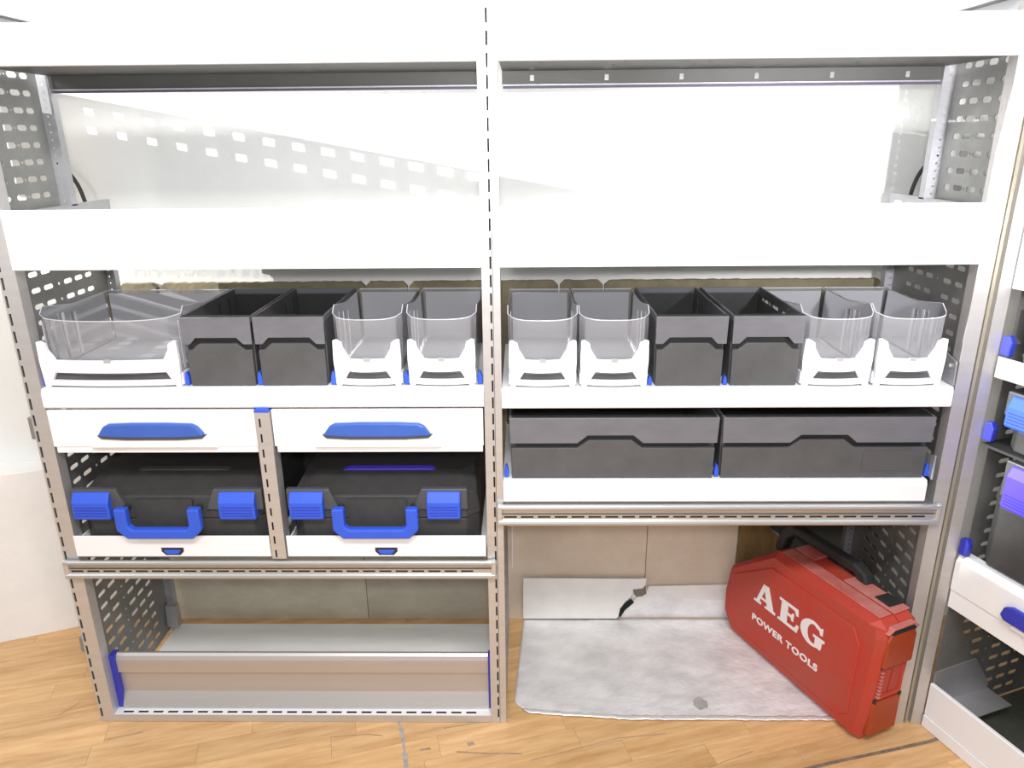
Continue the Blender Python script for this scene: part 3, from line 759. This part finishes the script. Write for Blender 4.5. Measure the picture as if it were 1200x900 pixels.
E1 = [(0, 0), (.98, 0), (1.04, .32), (.93, .34), (.84, .14), (.45, .12), (.45, .46), (.62, .46), (.68, .34), (.76, .34), (.76, .69), (.68, .69), (.62, .57), (.45, .57), (.45, .88), (.78, .87), (.88, .70), (.98, .72), (.93, 1), (0, 1), (0, .9), (.12, .88), (.12, .12), (0, .1)]
poly_obj('letter', E1, None, .171, FY, .072)
G1 = []
for q in range(38, 322, 12):
    t_ = math.radians(q); G1.append((.52+.52*math.cos(t_), .5+.53*math.sin(t_)))
G1 = [(.93, .98), (.84, .90)]+G1[1:]
Gi = []
for q in range(300, 50, -12):
    t_ = math.radians(q); Gi.append((.56+.24*math.cos(t_), .5+.40*math.sin(t_)))
G1 = [(.98, .68), (.95, 1.0), (.86, .93)]+[(.52+.52*math.cos(math.radians(q)), .5+.53*math.sin(math.radians(q))) for q in range(60, 300, 12)]+[(.82, .05), (.94, .02), (.97, .12), (1.0, .40), (1.08, .42), (1.08, .52), (.58, .52), (.58, .42), (.68, .40), (.68, .12)]+Gi[1:]+[(.80, .82), (.88, .66)]
poly_obj('letter', G1, None, .251, FY, .075)
def text(s, parent, size, x, z, y, width, m):
    cu = bpy.data.curves.new('lettering', 'FONT'); cu.body = s; cu.size = size; cu.extrude = .0005; cu.offset = size*.035; cu.space_character = 1.12
    tmp = bpy.data.objects.new('lettering', cu); COL.objects.link(tmp)
    dg = bpy.context.evaluated_depsgraph_get(); me = bpy.data.meshes.new_from_object(tmp.evaluated_get(dg)); bpy.data.objects.remove(tmp)
    me.materials.clear(); me.materials.append(m)
    xs = [v.co.x for v in me.vertices]; k = width/(max(xs)-min(xs))
    for v in me.vertices: v.co.x = (v.co.x-min(xs))*k
    o = bpy.data.objects.new('lettering', me); COL.objects.link(o); o.parent = parent
    o.rotation_euler = (math.pi/2, 0, 0); o.location = (x, y, z); return o
text('POWER TOOLS', RC, .027, .078, .105, FY, .244, PRINT)

# ---------------------------------------------------------------- sheets on the floor and against the wall
fo = thing('insulation_sheet', 'crumpled silver insulation sheet under the red case, torn flaps up the wall', 'sheet', (0, 0, 0))
from mathutils import noise as nz
def grid_sheet(name, xs, ys, left, right, front, back, z, m, parent, th=.003, amp=.0012):
    mb = MB(); nx, ny = xs, ys
    for j in range(ny+1):
        v = j/ny
        for i in range(nx+1):
            u = i/nx
            fx0, fx1 = left(v), right(v)
            x = fx0+(fx1-fx0)*u; y = front(u)+(back(u)-front(u))*v
            zz = z+amp*nz.noise(Vector((x*14, y*14, 1.3)))+amp*.5*nz.noise(Vector((x*45, y*45, 4)))
            mb.v.append((x, y, zz))
    for j in range(ny):
        for i in range(nx):
            k = j*(nx+1)+i; mb.f.append([k, k+1, k+nx+2, k+nx+1])
    return mb.build(name, m, parent, solid=th, smooth=True)
def leftf(v): return .036+.028*v if v > .12 else .036+.05*(1-v/.12)**2+.003
jag = lambda u: .0025*nz.noise(Vector((u*46, 2, 0)))+.0015*nz.noise(Vector((u*120, 5, 0)))
grid_sheet('foil', 120, 40, leftf, lambda v: .86+.0*v, lambda u: .030-.022*min(1, u*3)+jag(u), lambda u: .421, .0055, FOIL, fo, .003, .0015)
grid_sheet('foil_edge', 120, 3, lambda v: .078-.018*v, lambda v: .86, lambda u: .0285-.022*min(1, u*3)+jag(u)-.0015, lambda u: .040-.022*min(1, u*3)+jag(u*.7+.3)*1.6, .0078, FOILE, fo, .003, .0018)
MB().prism([(.527+.019*math.cos(k*math.pi/8)*(1+.12*math.sin(k*2.3)), .062+.022*math.sin(k*math.pi/8)*(1+.15*math.cos(k*1.7))) for k in range(16)], .0068, .0074, 'z').build('stain', mat('grey_stain', (.42, .4, .38), .8, noise=.2, nscale=60), fo)
MB().prism([(.062, .008), (.35, .009), (.357, .02), (.36, .045), (.375, .07), (.393, .09), (.397, .112), (.41, .112), (.425, .115), (.434, .13), (.436, .153), (.41, .151), (.063, .153)], .417, .421, 'y').build('torn_flap', FOILV, fo, bevel=.001)
MB().prism([(.43, .04), (.44, .085), (.455, .092), (.48, .09), (.50, .097), (.515, .094), (.535, .075), (.70, .07), (.75, .07), (.75, .128), (.60, .124), (.445, .12), (.44, .105), (.41, .08), (.37, .03)], .4245, .4285, 'y').build('torn_flap', FOILV, fo, bevel=.001)
MB().prism([(.36, .005), (.37, .112), (.44, .112), (.535, .1), (.75, .1), (.75, .005)], .4287, .4298, 'y').build('curled_foil', FOIL, fo)
MB().prism([(.356, .02), (.36, .045), (.375, .068), (.392, .082), (.402, .068), (.375, .04), (.362, .014)], .4165, .4169, 'y').build('torn_hole_shade', VOID, fo)
MB().prism([(.397, .114), (.405, .1145), (.425, .117), (.434, .125), (.438, .10), (.425, .09), (.408, .088), (.40, .098)], .416, .4168, 'y').build('torn_hole_shade', mat('tear_shadow', (.2, .18, .15), .9), fo)  # dark patches on the flap paint the shade in its tears

sh = tag(box('floor_sheet', SHEET, None, -1.0, -.004, .052, .392, .0006, .0085, .001), 'flat grey sheet lying behind the silver front sill of the left rack', 'sheet')
cd = tag(MB().prism([(.700, .10), (.704, .40), (.79, .40), (.792, .316), (.85, .265), (.86, .10)], .4255, .4295, 'y').build('cardboard_piece', CARD, None), 'brown cardboard piece leaning on the wall behind the red case', 'cardboard')
rb = tag(MB().prism([(.862, .002), (.862, .26), (.794, .318), (.794, .58), (1.12, .58), (1.12, .002)], .436, .444, 'y').build('corner_shade_panel', RUBBER, None), 'dark olive panel standing for the shaded corner behind the red case', 'sheet')  # added dark panel paints the shaded recess in this corner

# cables
def arc(p, q, bulge, n=10):
    p, q, bu = Vector(p), Vector(q), Vector(bulge)
    return [tuple(p.lerp(q, i/n)+bu*math.sin(math.pi*i/n)) for i in range(n+1)]
tag(MB().tube(arc((-1.12, .42, 1.372), (-1.058, .42, 1.262), (.012, 0, .012)), .005).build('cable', BLACK, None, smooth=True), 'short black cable curving behind the left upright of the left rack', 'cable')
tag(MB().tube(arc((1.105, .42, 1.372), (1.045, .42, 1.262), (-.012, 0, .012)), .005).build('cable', BLACK, None, smooth=True), 'short black cable curving behind the right upright of the right rack', 'cable')

# unseen perforated plate, added left of the racks to cast the wall's wedge shadow
rows = []
hz = [(.45-.13*(x+1.25)) for x in ()]
cols = []
def plate_y(x):   # where the lamp's ray to wall point x crosses the plate
    t = (-1.25+4.25)/(x+4.25); return -.063+(.45+.063)*t
ys = sorted(plate_y(x) for x in [-1.025+.0745*i for i in range(24)])
cols = [(y-.0017, y+.0017, .0155) for y in ys if y < .444]
cols = [c for c in cols if c[0] > .302]
pm = perf([(1.486, cols), (1.528, cols)], .30, .4495, 1.285, 1.5370, lambda u, v: (-1.25, u, v), .12)
pm.face([(-1.25, .30, 1.5370), (-1.25, .4495, 1.5370), (-1.25, .4495, 1.563), (-1.25, .30, 1.5375)])
pm.face([(-1.25, .15, 1.285), (-1.25, .30, 1.285), (-1.25, .30, 1.537), (-1.25, .15, 1.511)])
tag(pm.build('shadow_plate', GALV, None, solid=.0004), 'unseen perforated metal plate added left of the racks to cast the wall shadow', 'metal plate')
